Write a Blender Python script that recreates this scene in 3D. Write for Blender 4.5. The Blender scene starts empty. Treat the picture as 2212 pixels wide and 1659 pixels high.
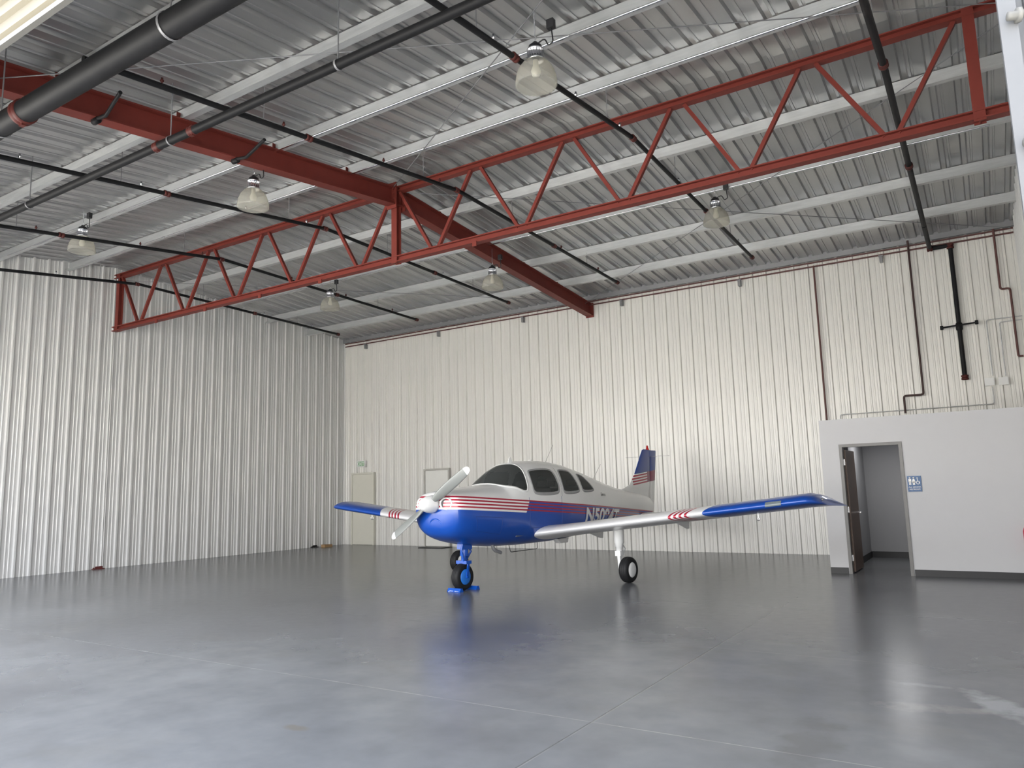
import bpy, math, random, bmesh
from mathutils import Vector, Matrix
random.seed(4)
C = bpy.context.scene.collection
PI = math.pi
# ---------------------------------------------------------------- camera
F = 1606.7; CX, CY = 1106.0, 829.5; CAMH = 1.5
RT = Vector((0.84251, 0.53807, -0.02563)); FW = Vector((-0.52960, 0.83609, 0.14304))
FW.normalize(); RT = (RT - FW * RT.dot(FW)).normalized(); UP = RT.cross(FW)
CAM = Vector((0, 0, CAMH))
def P(u, v, X=None, Y=None, Z=None):
    d = RT * (u - CX) - UP * (v - CY) + FW * F
    if X is not None: t = X / d.x
    elif Y is not None: t = Y / d.y
    else: t = (Z - CAMH) / d.z
    return CAM + d * t
cd = bpy.data.cameras.new('camera'); cam = bpy.data.objects.new('camera', cd); C.objects.link(cam)
cd.sensor_width = 36; cd.lens = 36 * F / 2212; cd.clip_start = 0.05; cd.clip_end = 500
cam.matrix_world = Matrix((( RT.x, UP.x, -FW.x, 0), (RT.y, UP.y, -FW.y, 0), (RT.z, UP.z, -FW.z, CAMH), (0, 0, 0, 1)))
bpy.context.scene.camera = cam
bpy.context.scene.view_settings.view_transform = 'Standard'

# ---------------------------------------------------------------- mesh builder
class MB:
    def __init__(s): s.v = []; s.f = []; s.sm = []
    def add(s, vs, fs, sm=False):
        k = len(s.v); s.v += [tuple(p) for p in vs]
        for f in fs: s.f.append([i + k for i in f]); s.sm.append(sm)
        return s
    def box(s, x0, x1, y0, y1, z0, z1):
        vs = [(x, y, z) for x in (x0, x1) for y in (y0, y1) for z in (z0, z1)]
        return s.add(vs, [(0,1,3,2),(4,6,7,5),(0,4,5,1),(2,3,7,6),(0,2,6,4),(1,5,7,3)])
    def obox(s, c, ax, ay, az, sx, sy, sz, bev=0):
        c = Vector(c); ax = Vector(ax).normalized(); ay = Vector(ay).normalized(); az = Vector(az).normalized()
        vs = [c + ax*i*sx/2 + ay*j*sy/2 + az*k*sz/2 for i in (-1,1) for j in (-1,1) for k in (-1,1)]
        return s.add(vs, [(0,1,3,2),(4,6,7,5),(0,4,5,1),(2,3,7,6),(0,2,6,4),(1,5,7,3)])
    def extr(s, prof, p0, p1, up=(0,0,1)):
        p0 = Vector(p0); p1 = Vector(p1); d = (p1-p0).normalized(); up = Vector(up)
        sd = d.cross(up).normalized(); u = sd.cross(d).normalized(); n = len(prof)
        vs = [p + sd*a + u*b for p in (p0, p1) for a, b in prof]
        fs = [(i, (i+1) % n, n+(i+1) % n, n+i) for i in range(n)] + [tuple(range(n))[::-1], tuple(range(n, 2*n))]
        return s.add(vs, fs)
    def tube(s, pts, r, n=12, caps=True):
        pts = [Vector(p) for p in pts]; m = len(pts)
        rs = r if isinstance(r, (list, tuple)) else [r]*m
        T = []
        for i in range(m):
            a = (pts[i]-pts[i-1]).normalized() if i else None
            b = (pts[i+1]-pts[i]).normalized() if i < m-1 else None
            t = a if b is None else b if a is None else (a+b)
            T.append(t.normalized())
        ref = Vector((0,0,1)) if abs(T[0].z) < .9 else Vector((1,0,0))
        N = (ref - T[0]*ref.dot(T[0])).normalized(); vs = []
        for i in range(m):
            N = (N - T[i]*N.dot(T[i])).normalized(); B = T[i].cross(N)
            for k in range(n):
                a = 2*PI*k/n; vs.append(pts[i] + (N*math.cos(a) + B*math.sin(a))*rs[i])
        fs = [(i*n+k, i*n+(k+1) % n, (i+1)*n+(k+1) % n, (i+1)*n+k) for i in range(m-1) for k in range(n)]
        s.add(vs, fs, True)
        if caps: s.add(vs[:n], [tuple(range(n))[::-1]]); s.add(vs[-n:], [tuple(range(n))])
        return s
    def lathe(s, prof, o=(0,0,0), ax=(0,0,1), n=32, sx=1, sy=1, sm=True, ribs=0):
        o = Vector(o); ax = Vector(ax).normalized()
        ref = Vector((1,0,0)) if abs(ax.x) < .9 else Vector((0,0,1))
        A = (ref - ax*ref.dot(ax)).normalized(); B = ax.cross(A); vs = []; m = len(prof)
        for r, h in prof:
            for k in range(n):
                a = 2*PI*k/n; rr = r*(1 + (ribs if k % 2 else 0))
                vs.append(o + ax*h + A*math.cos(a)*rr*sx + B*math.sin(a)*rr*sy)
        fs = [(i*n+k, i*n+(k+1) % n, (i+1)*n+(k+1) % n, (i+1)*n+k) for i in range(m-1) for k in range(n)]
        return s.add(vs, fs, sm)
    def prism(s, poly, a, b, f):            # poly of (p,q); f(p,q,t)->xyz
        n = len(poly); vs = [f(p, q, t) for t in (a, b) for p, q in poly]
        return s.add(vs, [(i, (i+1) % n, n+(i+1) % n, n+i) for i in range(n)] + [tuple(range(n))[::-1], tuple(range(n, 2*n))])
    def build(s, name, mat, parent=None, **kw):
        me = bpy.data.meshes.new(name); me.from_pydata(s.v, [], s.f); me.validate(); 
        if len(me.polygons) == len(s.sm): me.polygons.foreach_set('use_smooth', s.sm)
        bm = bmesh.new(); bm.from_mesh(me); bmesh.ops.recalc_face_normals(bm, faces=bm.faces); bm.to_mesh(me); bm.free()
        o = bpy.data.objects.new(name, me); C.objects.link(o); me.materials.append(mat)
        if parent: o.parent = parent
        for k, v in kw.items(): o[k] = v
        return o
def fillet(pts, r=.08, k=5):
    pts = [Vector(p) for p in pts]; out = [pts[0]]
    for i in range(1, len(pts)-1):
        a, b, c = pts[i-1], pts[i], pts[i+1]
        u = (a-b); w = (c-b); rr = min(r, u.length*.45, w.length*.45); u = b+u.normalized()*rr; w = b+w.normalized()*rr
        for j in range(k+1):
            t = j/k; out.append(u*(1-t)**2 + b*2*t*(1-t) + w*t*t)
    return out + [pts[-1]]
def thing(name, label, cat, loc=(0,0,0), rz=0, group=None):
    o = bpy.data.objects.new(name, None); C.objects.link(o); o.location = loc; o.rotation_euler = (0,0,rz)
    o['label'] = label; o['category'] = cat; o.empty_display_size = .2
    if group: o['group'] = group
    return o
def tag(o, label, cat, group=None):
    o['label'] = label; o['category'] = cat
    if group: o['group'] = group
    return o
def dup(root, loc, label):
    r = root.copy(); C.objects.link(r); r.location = loc; r['label'] = label
    for ch in list(root.children):
        c = ch.copy(); C.objects.link(c); c.parent = r
        for g in list(ch.children):
            d = g.copy(); C.objects.link(d); d.parent = c
    return r
# ---------------------------------------------------------------- materials
class NT:
    def __init__(s, name):
        s.m = bpy.data.materials.new(name); s.m.use_nodes = True; s.t = s.m.node_tree
        s.b = s.t.nodes['Principled BSDF']
    def n(s, typ, **kw):
        q = s.t.nodes.new(typ)
        for k, v in kw.items(): setattr(q, k, v)
        return q
    def put(s, sock, v):
        if hasattr(v, 'is_output') or hasattr(v, 'links'): s.t.links.new(v, sock)
        else: sock.default_value = v
    def M(s, op, a, b=0.0, c=0.0):
        q = s.n('ShaderNodeMath', operation=op); s.put(q.inputs[0], a); s.put(q.inputs[1], b); s.put(q.inputs[2], c); return q.outputs[0]
    def obj(s):
        q = s.n('ShaderNodeTexCoord'); x = s.n('ShaderNodeSeparateXYZ'); s.t.links.new(q.outputs['Object'], x.inputs[0])
        return x.outputs[0], x.outputs[1], x.outputs[2], q.outputs['Object']
    def mix(s, f, a, b):
        q = s.n('ShaderNodeMix', data_type='RGBA'); s.put(q.inputs[0], f)
        s.put(q.inputs[6], a if not isinstance(a, tuple) else (*a[:3], 1)); s.put(q.inputs[7], b if not isinstance(b, tuple) else (*b[:3], 1))
        return q.outputs[2]
    def noise(s, scale, vec=None, detail=4, rough=.55, sc=None):
        q = s.n('ShaderNodeTexNoise'); q.inputs['Scale'].default_value = scale; q.inputs['Detail'].default_value = detail; q.inputs['Roughness'].default_value = rough
        if vec is not None:
            if sc:
                mp = s.n('ShaderNodeMapping'); mp.inputs['Scale'].default_value = sc; s.t.links.new(vec, mp.inputs[0]); vec = mp.outputs[0]
            s.t.links.new(vec, q.inputs['Vector'])
        return q.outputs[0]
    def ramp(s, f, a, b):
        q = s.n('ShaderNodeMapRange'); s.put(q.inputs[0], f); q.inputs[1].default_value = a; q.inputs[2].default_value = b; return q.outputs[0]
    def set(s, col=None, rough=None, metal=None, **kw):
        if col is not None: s.put(s.b.inputs['Base Color'], (*col[:3], 1) if isinstance(col, tuple) else col)
        if rough is not None: s.put(s.b.inputs['Roughness'], rough)
        if metal is not None: s.put(s.b.inputs['Metallic'], metal)
        for k, v in kw.items(): s.put(s.b.inputs[k.replace('_', ' ')], v)
        return s.m
def paint(name, col, rough=.45, var=.12, metal=0.0, scale=6, spec=.5):
    t = NT(name); _, _, _, v = t.obj(); f = t.noise(scale, v)
    c = t.mix(f, tuple(x*(1-var) for x in col), tuple(min(1, x*(1+var)) for x in col))
    t.b.inputs['Specular IOR Level'].default_value = spec
    return t.set(c, rough, metal)
RED = paint('red_primer', (.165, .030, .022), .55, .15, spec=.3)
BLACKPIPE = paint('black_pipe', (.011, .011, .012), .55, .3, spec=.2)
BROWN = paint('brown_pipe', (.11, .04, .035), .5)
DARKBROWN = paint('dark_brown_pipe', (.05, .022, .02), .5)
REDFIT = paint('red_coupling', (.075, .016, .013), .5, spec=.3)
RUBBER = paint('rubber', (.012, .012, .013), .6, spec=.3)
WHITE = paint('white_paint', (.80, .80, .79), .3, .03)
BLUE = paint('blue_paint', (.006, .075, .40), .22, .06)
HUBBLUE = paint('hub_blue', (.02, .17, .60), .35)
CHROME = paint('chrome', (.75, .75, .77), .22, .03, 1)
GALV = NT('galvanised'); 
_x, _y, _z, _v = GALV.obj(); GALV = GALV.set(GALV.mix(GALV.noise(3, _v, sc=(1, 8, 8)), (.42, .43, .44), (.64, .65, .65)), .42, .5)
BOXW = paint('box_white', (.72, .71, .67), .5)
GREYM = paint('grey_metal', (.25, .25, .26), .4, .1, .4)
PIERM = paint('pier_metal', (.075, .077, .082), .6, .1, 0)
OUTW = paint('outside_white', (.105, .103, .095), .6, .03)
BLK = paint('black_plastic', (.015, .015, .017), .4)
DOORCREAM = paint('door_cream', (.66, .65, .58), .45, .03)
DOORWHITE = paint('door_white', (.76, .76, .73), .45, .03)
FRAMEG = paint('door_frame_grey', (.16, .155, .15), .4)
BROWNWOOD = NT('dark_wood'); _x, _y, _z, _v = BROWNWOOD.obj(); BROWNWOOD = BROWNWOOD.set(BROWNWOOD.mix(BROWNWOOD.noise(4, _v, sc=(8, 8, .6)), (.06, .03, .018), (.13, .065, .035)), .4)
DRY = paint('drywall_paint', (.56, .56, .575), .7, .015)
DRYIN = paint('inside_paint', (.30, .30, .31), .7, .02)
BASEB = paint('baseboard_black', (.02, .02, .022), .5)
SEATM = paint('seat_cloth', (.16, .16, .16), .8)
def wallmat(name, lo, hi, warm_light):
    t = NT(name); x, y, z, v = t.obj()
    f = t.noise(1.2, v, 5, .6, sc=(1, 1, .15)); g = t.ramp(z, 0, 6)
    c = t.mix(f, lo, hi); c = t.mix(t.M('MULTIPLY', g, .5), c, warm_light)  # warm light on the upper wall, mixed into the panel colour with height
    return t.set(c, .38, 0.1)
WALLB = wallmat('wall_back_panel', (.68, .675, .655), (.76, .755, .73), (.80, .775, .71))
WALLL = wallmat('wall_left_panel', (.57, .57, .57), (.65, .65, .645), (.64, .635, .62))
t = NT('roof_deck'); x, y, z, v = t.obj()
f = t.noise(1.0, v, 3, .5, sc=(3.2, .2, 1)); f2 = t.noise(5, v, 3, .6)
DECK = t.set(t.mix(f, (.31, .315, .32), (.58, .58, .58)), t.M('ADD', t.M('MULTIPLY', f2, .12), .28), .8)
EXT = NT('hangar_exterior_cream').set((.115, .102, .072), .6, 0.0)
# floor
t = NT('polished_concrete'); x, y, z, v = t.obj()
f = t.noise(.38, v, 5, .55); f2 = t.noise(1.4, v, 3, .5); f3 = t.noise(9, v, 3, .55)
c = t.mix(t.ramp(f, .30, .70), (.092, .096, .103), (.178, .183, .190))
c = t.mix(t.M('MULTIPLY', t.ramp(f2, .35, .85), .32), c, (.25, .255, .26))
c = t.mix(t.M('MULTIPLY', t.ramp(t.noise(2.6, v, 3, .5), .45, .85), .4), c, (.080, .084, .092))
c = t.mix(t.M('MULTIPLY', t.ramp(f3, .40, .80), .14), c, (.07, .07, .07))
st = t.noise(.9, v, 4, .6, sc=(1, 1.4, 1)); c = t.mix(t.M('MULTIPLY', t.ramp(st, .56, .76), .3), c, (.13, .122, .105))
def line(coord, pos, w): return t.M('LESS_THAN', t.M('ABSOLUTE', t.M('SUBTRACT', coord, pos)), w)
jn = t.noise(5, v, 3)
for pos in (4.57, 7.13, 9.7, 12.25): c = t.mix(t.M('MULTIPLY', line(y, pos, .005 if pos < 6 else .006), t.M('MULTIPLY', t.ramp(jn, .3, .6), .5 if pos < 6 else .22)), c, (.34, .335, .32))
for pos in (-2.34,): c = t.mix(t.M('MULTIPLY', line(x, pos, .005), t.M('MULTIPLY', t.ramp(jn, .3, .7), .4)), c, (.30, .29, .28)); c = t.mix(t.M('MULTIPLY', line(x, pos-.010, .005), .6), c, (.05, .05, .05))
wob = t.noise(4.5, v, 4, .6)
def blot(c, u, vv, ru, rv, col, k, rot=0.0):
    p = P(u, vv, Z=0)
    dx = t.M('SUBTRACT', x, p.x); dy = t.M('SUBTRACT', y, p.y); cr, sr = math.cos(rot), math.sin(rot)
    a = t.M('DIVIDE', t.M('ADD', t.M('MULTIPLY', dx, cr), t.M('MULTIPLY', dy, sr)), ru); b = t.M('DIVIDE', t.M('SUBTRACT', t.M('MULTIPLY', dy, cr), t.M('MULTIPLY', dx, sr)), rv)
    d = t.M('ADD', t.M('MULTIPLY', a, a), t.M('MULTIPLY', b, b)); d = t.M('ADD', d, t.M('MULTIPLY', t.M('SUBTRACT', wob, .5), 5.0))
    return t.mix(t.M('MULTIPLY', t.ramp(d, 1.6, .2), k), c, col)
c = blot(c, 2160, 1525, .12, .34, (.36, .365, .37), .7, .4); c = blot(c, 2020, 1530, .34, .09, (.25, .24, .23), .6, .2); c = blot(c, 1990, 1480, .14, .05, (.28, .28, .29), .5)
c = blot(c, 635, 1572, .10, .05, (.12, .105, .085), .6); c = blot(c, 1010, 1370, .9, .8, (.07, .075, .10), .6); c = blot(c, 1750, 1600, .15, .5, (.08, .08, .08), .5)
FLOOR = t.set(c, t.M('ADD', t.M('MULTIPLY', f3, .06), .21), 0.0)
APRON = paint('apron_concrete', (.58, .56, .515), .8, .05, 0, 1)

# ---------------------------------------------------------------- setting
XL, XR, YB, YF, YT = -17.3, .9, 17.2, 2.3, 9.58
def deck(y): return 7.12 - .076*(y-YT) if y > YT else 7.12 - .12*(YT-y)
def ribs(u0, u1, per=.305, dep=.04):
    out = []; u = u0
    while u < u1:
        for du, d in ((0, 0), (.08, 0), (.09, .008), (.11, .008), (.12, 0), (.155, 0), (.165, .008), (.185, .008), (.195, 0), (.235, 0), (.25, dep), (.288, dep)):
            q = u + du*per/.305
            if q < u1: out.append((q, d))
        u += per
    return out + [(u1, 0)]
def panel(name, rl, f, zlo, zhi, mat):
    mb = MB(); vs = []
    for u, d in rl:
        vs.append(f(u, d, zlo(u))); vs.append(f(u, d, zhi(u)))
    mb.add(vs, [(2*i, 2*i+2, 2*i+3, 2*i+1) for i in range(len(rl)-1)])
    return mb.build(name, mat, kind='structure')
rb = ribs(XL, XR)
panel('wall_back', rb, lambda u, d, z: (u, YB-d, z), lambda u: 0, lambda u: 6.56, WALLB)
rl = sorted(set(ribs(YF, YB) + [(YT, 0)]))
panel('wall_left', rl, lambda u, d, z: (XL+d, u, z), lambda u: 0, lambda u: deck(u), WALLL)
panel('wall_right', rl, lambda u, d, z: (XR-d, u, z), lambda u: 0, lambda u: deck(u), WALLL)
# roof deck
mb = MB(); vs = []; ys = [YF-.3, YT, YB+.1]
rr = []; u = XL-.1
while u < XR+.1:
    rr += [(u, 0), (u+.12, 0), (u+.14, .045), (u+.20, .045), (u+.22, 0), (u+.255, 0), (u+.26, .01), (u+.285, .01), (u+.29, 0)]
    u += .305
for a, d in rr:
    for yy in ys: vs.append((a, yy, deck(yy)+d-.04))
n = len(ys)
mb.add(vs, [(i*n+j, (i+1)*n+j, (i+1)*n+j+1, i*n+j+1) for i in range(len(rr)-1) for j in range(n-1)])
mb.build('ceiling', DECK, kind='structure')
MB().add([(XL-.3, YF-.4, deck(YF-.4)+.12), (XR+.3, YF-.4, deck(YF-.4)+.12), (XR+.3, YT, 7.25), (XL-.3, YT, 7.25), (XL-.3, YB+.3, 6.68), (XR+.3, YB+.3, 6.68)], [(0,1,2,3),(3,2,5,4)]).build('ceiling_outer_skin', GALV, kind='structure')
MB().box(XL-.2, XR+.2, .6, YB+.2, -.1, 0).build('floor', FLOOR, kind='structure')
MB().box(-60, 60, -60, .6, -.1, -.001).build('floor_apron', APRON, kind='structure')
# front header + piers (outside faces towards the camera)
PX = .165
zs = []; z = 4.85
while z < deck(YF):
    zs += [(z, .0), (z+.05, .0), (z+.07, .03), (z+.10, .03), (z+.12, 0)]; z += .15
mb = MB(); vs = []
for z, d in zs: vs += [(XL, YF-d, z), (XR, YF-d, z)]
mb.add(vs, [(2*i, 2*i+1, 2*i+3, 2*i+2) for i in range(len(zs)-1)]).build('wall_front', EXT, kind='structure')
MB().box(XL, XR, YF-.04, YF+.0, 4.81, 4.85).build('trim_1', OUTW, kind='structure')
rp = ribs(PX, XR, .12, .03)
panel('wall_front_right', rp, lambda u, d, z: (u, YF-d, z), lambda u: 0, lambda u: deck(YF), PIERM)
MB().box(PX, PX+.03, YF+.002, YF+.2, 0, 6.1).build('trim_2', PIERM, kind='structure')
MB().box(XL, XL+.7, YF, YF+.1, 0, 6.1).build('wall_front_left', WALLL, kind='structure')
MB().box(XL, XR, YB-.09, YB-.01, 6.40, 6.56).build('trim_3', GREYM, kind='structure')

# ---------------------------------------------------------------- roof steel
pur_far = [11.0, 12.55, 14.1, 15.65]; pur_near = [8.5, 7.0, 5.45, 3.95]
zp = [(-.03, .1), (.0, .1), (.0, -.094), (.065, -.094), (.065, -.075), (.071, -.075), (.071, -.1), (-.006, -.1), (-.006, .094), (-.03, .094)]
zp = [(a*1.2, b) for a, b in zp]
where = {8.5: 'first purlin in front of the red truss', 7.0: 'second purlin in front of the red truss, hanging lights nearest', 5.45: 'third purlin in front of the red truss', 3.95: 'purlin nearest the hangar opening',
         11.0: 'first purlin behind the red truss', 12.55: 'second purlin behind the red truss, over far row of lights', 14.1: 'third purlin behind the red truss', 15.65: 'purlin nearest the back wall'}
for yy in pur_near + pur_far:
    z = deck(yy) - .15
    o = MB().extr(zp, (XL, yy, z), (XR, yy, z)).build('roof_purlin', GALV)
    tag(o, 'galvanised steel ' + where[yy], 'roof beam', 'galvanised roof purlins')
def ibeam(w, h, tf=.018, tw=.012):
    a, b = w/2, h/2
    return [(-a, -b), (a, -b), (a, -b+tf), (tw/2, -b+tf), (tw/2, b-tf), (a, b-tf), (a, b), (-a, b), (-a, b-tf), (-tw/2, b-tf), (-tw/2, -b+tf), (-a, -b+tf)]
XRF = -8.4
def rz_(y): return deck(y) - .25 - .16
rt = thing('roof_rafter', 'deep red steel I-beam running from hangar opening to back wall', 'steel beam', (XRF, YT, 6.5))
MB().extr(ibeam(.19, .32), (0, YF+.1-YT, rz_(YF+.1)-6.5), (0, 0, rz_(YT)-6.5)).build('beam_section', RED, rt)
MB().extr(ibeam(.19, .32), (0, 0, rz_(YT)-6.5), (0, YB-.06-YT, rz_(YB-.06)-6.5)).build('beam_section', RED, rt)
MB().box(-.11, .11, -.13, -.105, -.03, .44).box(-.11, .11, .105, .13, -.03, .44).build('splice_plate', RED, rt)
MB().box(-.11, .11, YB-.06-YT, YB-.04-YT, rz_(YB)-6.5-.19, rz_(YB)-6.5+.19).build('end_plate', RED, rt)
for i in range(4):
    for s in (-1, 1):
        MB().lathe([(0, -.16), (.02, -.16), (.02, -.13)], (s*.06, 0, .05+.09*i), (0, 1, 0), 6, sm=False).build('bolt', RED, rt)
for yy in pur_far + pur_near:
    z = deck(yy)-.25-6.5
    m = MB().box(-.11, -.1, yy-YT-.05, yy-YT+.05, z-.02, z+.16)
    m.box(-.11, .0, yy-YT-.05, yy-YT+.05, z, z+.012); m.build('purlin_clip', RED, rt)
# truss
tr = thing('roof_truss', 'long red steel lattice truss spanning the hangar under the roof', 'truss', (XRF, YT, 5.5))
def T(x, z): return (x-XRF, 0, z-5.5)
ZT, ZB = 6.84, 5.56
MB().extr(ibeam(.13, .10, .018, .02), T(XL+.05, ZT), T(XR, ZT)).build('top_chord', RED, tr)
MB().extr(ibeam(.13, .11, .018, .02), T(XL+.05, ZB), T(XR, ZB+.02)).build('bottom_chord', RED, tr)
sq = [(-.026, -.03), (.026, -.03), (.026, .03), (-.026, .03)]
tops = [XRF + 1.735*k for k in range(-5, 6)]
for i in range(len(tops)-1):
    a, b = tops[i], tops[i+1]; m_ = (a+b)/2
    if b > .2: b = .26
    MB().extr(sq, T(a+.10, ZT-.05), T(m_-.07, ZB+.05), (0, 1, 0)).build('diagonal_brace', RED, tr)
    MB().extr(sq, T(b-.10, ZT-.05), T(m_+.07, ZB+.05), (0, 1, 0)).build('diagonal_brace', RED, tr)
for xx in (tops[0], XRF, .30):
    MB().extr(ibeam(.12, .12, .015, .015), T(xx, ZB-.06), T(xx, ZT+.05), (0, 1, 0)).build('post', RED, tr)
for xx in (-6.66, -11.9, -15.4, -13.65, -10.2):
    MB().box(xx-XRF-.04, xx-XRF+.04, -.1, -.08, ZB-5.5-.12, ZB-5.5-.04).build('gusset_plate', RED, tr)
rods = [((XRF, YT+.1, 6.85), (XR-.1, YB-.3, 6.3), 'thin steel bracing rod from truss centre to back right corner'),
        ((XR-.1, YT+.2, 6.80), (XRF, YB-.3, 6.27), 'thin steel bracing rod from truss right end to rafter foot'),
        ((XL+.1, YT+.2, 6.8), (XRF-.1, YB-.5, 6.3), 'thin steel bracing rod from truss left end to rafter foot'),
        ((XRF, YT-.1, 6.85), (XR-.3, YF+1, 6.0), 'thin steel bracing rod over the largest lamp'),
        ((XRF, YF+1, 5.95), (XR-.3, YT-.1, 6.80), 'thin steel bracing rod rising from opening towards truss right end')]
for a, b, l in rods: tag(MB().tube([a, b], .007, 6).build('bracing_rod', GREYM), l, 'rod', 'roof bracing rods')

# ---------------------------------------------------------------- sprinkler pipes
def coup(mb, p, d, r): mb.lathe([(r, -.05), (r*1.45, -.045), (r*1.45, -.012), (r*1.2, -.008), (r*1.2, .008), (r*1.45, .012), (r*1.45, .045), (r, .05)], p, d, 16); return mb
bx = [-15.98, -12.95, -9.93, -6.9, -3.79, -.59]
nm = ['closest to the left wall', 'second from the left wall', 'left of the rafter', 'just right of the rafter', 'third from the right wall side passing the largest lamp', 'at far right with big descending riser']
for i, xx in enumerate(bx):
    def bz(y): return 6.41 - .022*(y-9.4) if y > 9.4 else 6.41 - .12*(9.4-y)
    t_ = thing('sprinkler_pipe', 'thin black sprinkler branch pipe ' + nm[i], 'pipe', (xx, 9.4, 6.41), 0, 'sprinkler branch pipes')
    r = .042 if i == 5 else .032
    MB().tube([(0, 3.4-9.4, bz(3.4)-6.41), (0, 0, 0), (0, 6.2, bz(15.6)-6.41)], r, 10).build('pipe', BLACKPIPE, t_)
    for yy in (9.35, 12.6, 6.2) + ((15.6,) if i < 5 else ()):
        coup(MB(), (0, yy-9.4, bz(yy)-6.41), (0, 1, 0), r*.95).build('coupling', REDFIT, t_)
    for yy in (4.2, 5.8, 7.6, 8.9, 11.2, 12.9, 14.6):
        MB().lathe([(0, .07), (.012, .07), (.012, .05), (.02, .045), (.02, .03), (.008, .02), (.008, 0)], (0, yy-9.4, bz(yy)-6.41+r*.8), (0, 0, 1), 8).build('sprinkler_head', REDFIT if i % 2 else CHROME, t_)
    for yy in (5.5, 8.5, 11.05, 14.05):
        MB().tube([(0, yy-9.4, bz(yy)-6.41), (0, yy-9.4, deck(yy)-.2-6.41)], .005, 6).build('hanger_rod', GREYM, t_)
def main(z, y, r, label, cxs):
    t_ = thing('sprinkler_main', label, 'pipe', (-8, y, z), 0)
    MB().tube([(XL+8, 0, 0), (XR+8-.1, 0, 0)], r, 20).build('pipe', BLACKPIPE, t_)
    for xx in cxs:
        m = MB().lathe([(r, -.05), (r*1.12, -.045), (r*1.12, -.015), (r*1.06, -.008), (r*1.06, .008), (r*1.12, .015), (r*1.12, .045), (r, .05)], (xx+8, 0, 0), (1, 0, 0), 24); m.box(xx+8-.03, xx+8+.03, -.02, .02, -r*1.3, -r).box(xx+8-.03, xx+8+.03, -.02, .02, r, r*1.3); m.build('coupling', REDFIT, t_)
    for xx in (-14.5, -11.3, -7.9, -5.1, -2.2):
        m = MB().lathe([(r+.004, -.012), (r+.008, -.012), (r+.008, .012), (r+.004, .012)], (xx+8, 0, 0), (1, 0, 0), 20)
        m.tube([(xx+8, 0, r), (xx+8, 0, deck(y)-.05-z)], .007, 6); m.build('hanger', GREYM, t_)
main(5.775, 4.95, .050, 'medium black sprinkler main crossing below the rafter', (P(340, 312, Y=4.95).x, P(415, 278, Y=4.95).x))
main(5.2, 3.15, .107, 'thickest black sprinkler main nearest the hangar opening', (P(50, 248, Y=3.15).x,))
for (y0, l) in ((4.0, 'nearest the opening'), (5.9, 'by the medium sprinkler main')):
    tag(MB().tube([(XRF+.05, y0+.3, rz_(y0+.3)-.17), (XRF+.35, y0+.25, rz_(y0)-.2), (XRF+.9, y0+.1, rz_(y0)-.17)], .022, 8).lathe([(.0, -.05), (.04, -.05), (.04, .05), (0, .05)], (XRF+.05, y0+.3, rz_(y0+.3)-.19), (1, 0, 0), 10).build('pipe_brace', BLACKPIPE), 'short black sway brace clamped under the red rafter ' + l, 'brace')
t_ = thing('fire_riser', 'black sprinkler riser with red elbows and valve on back wall', 'pipe', (0, YB, 0))
q2 = P(2052, 530, Y=YB-.12); q3 = P(2088, 815, Y=YB-.12)
O = t_.location
MB().tube([p-O for p in fillet([Vector((-.59, 15.62, 6.27)), Vector((-.59, YB-.12, q2.z)), Vector((q2.x, YB-.12, q2.z)), Vector((q2.x, YB-.12, q3.z))], .06)], .042, 14).build('pipe', BLACKPIPE, t_)
coup(MB(), Vector((-.59, YB-.14, q2.z))-O, (1, 0, 0), .045).build('coupling', REDFIT, t_)
coup(MB(), Vector((q2.x, YB-.12, q2.z-.02))-O, (0, 0, 1), .045).build('coupling', REDFIT, t_)
coup(MB(), Vector((q2.x, YB-.12, q3.z))-O, (0, 0, 1), .045).build('end_cap', REDFIT, t_)
zv = P(2075, 705, Y=YB-.12).z
m = MB().lathe([(.045, -.08), (.06, -.06), (.06, .06), (.045, .08)], Vector((q2.x, YB-.12, zv))-O, (0, 0, 1), 14)
m.tube([Vector((q2.x-.33, YB-.2, zv))-O, Vector((q2.x+.33, YB-.2, zv+.03))-O], .017, 8); m.lathe([(.04, -.03), (.045, 0), (.04, .03)], Vector((q2.x-.3, YB-.2, zv))-O, (1, 0, 0), 10); m.lathe([(.04, -.03), (.045, 0), (.04, .03)], Vector((q2.x+.3, YB-.2, zv+.03))-O, (1, 0, 0), 10)
m.build('valve', BLACKPIPE, t_)
def wp(name, pix, r, mat, label, yoff=.1, cat='pipe', group=None, fr=.05):
    pts = [P(u, v, Y=YB-yoff) for (u, v) in pix]
    for i in range(1, len(pts)):
        dx, dz = abs(pts[i].x-pts[i-1].x), abs(pts[i].z-pts[i-1].z)
        if dz > dx: pts[i].x = pts[i-1].x
        else: pts[i].z = pts[i-1].z
    o = MB().tube(fillet(pts, fr), r, 10).build(name, mat); tag(o, label, cat, group); return o, pts
wp('water_pipe', [(1757, 574), (1771, 1052)], .020, BROWN, 'brown vertical pipe running the full back wall height beside the office')
wp('drain_pipe', [(1960, 520), (1982, 853), (1952, 853), (1952, 893)], .021, DARKBROWN, 'dark brown pipe with offset bend dropping to the office roof', .14)
wp('water_pipe', [(2145, 495), (2160, 625), (2182, 625), (2196, 770), (2212, 775)], .020, BROWN, 'brown pipe with offset bends at the far right of the back wall', .12)
wp('conduit', [(2208, 682), (2130, 690), (2142, 812)], .010, GALV, 'thin grey conduit bending down to the left junction box', .08)
wp('conduit', [(2208, 690), (2158, 692), (2170, 812)], .010, GALV, 'thin grey conduit bending down to the right junction box', .08)
wp('conduit', [(2144, 836), (2150, 872), (1815, 893), (1815, 905)], .010, GALV, 'thin grey conduit running level above the office roof', .08)
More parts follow.
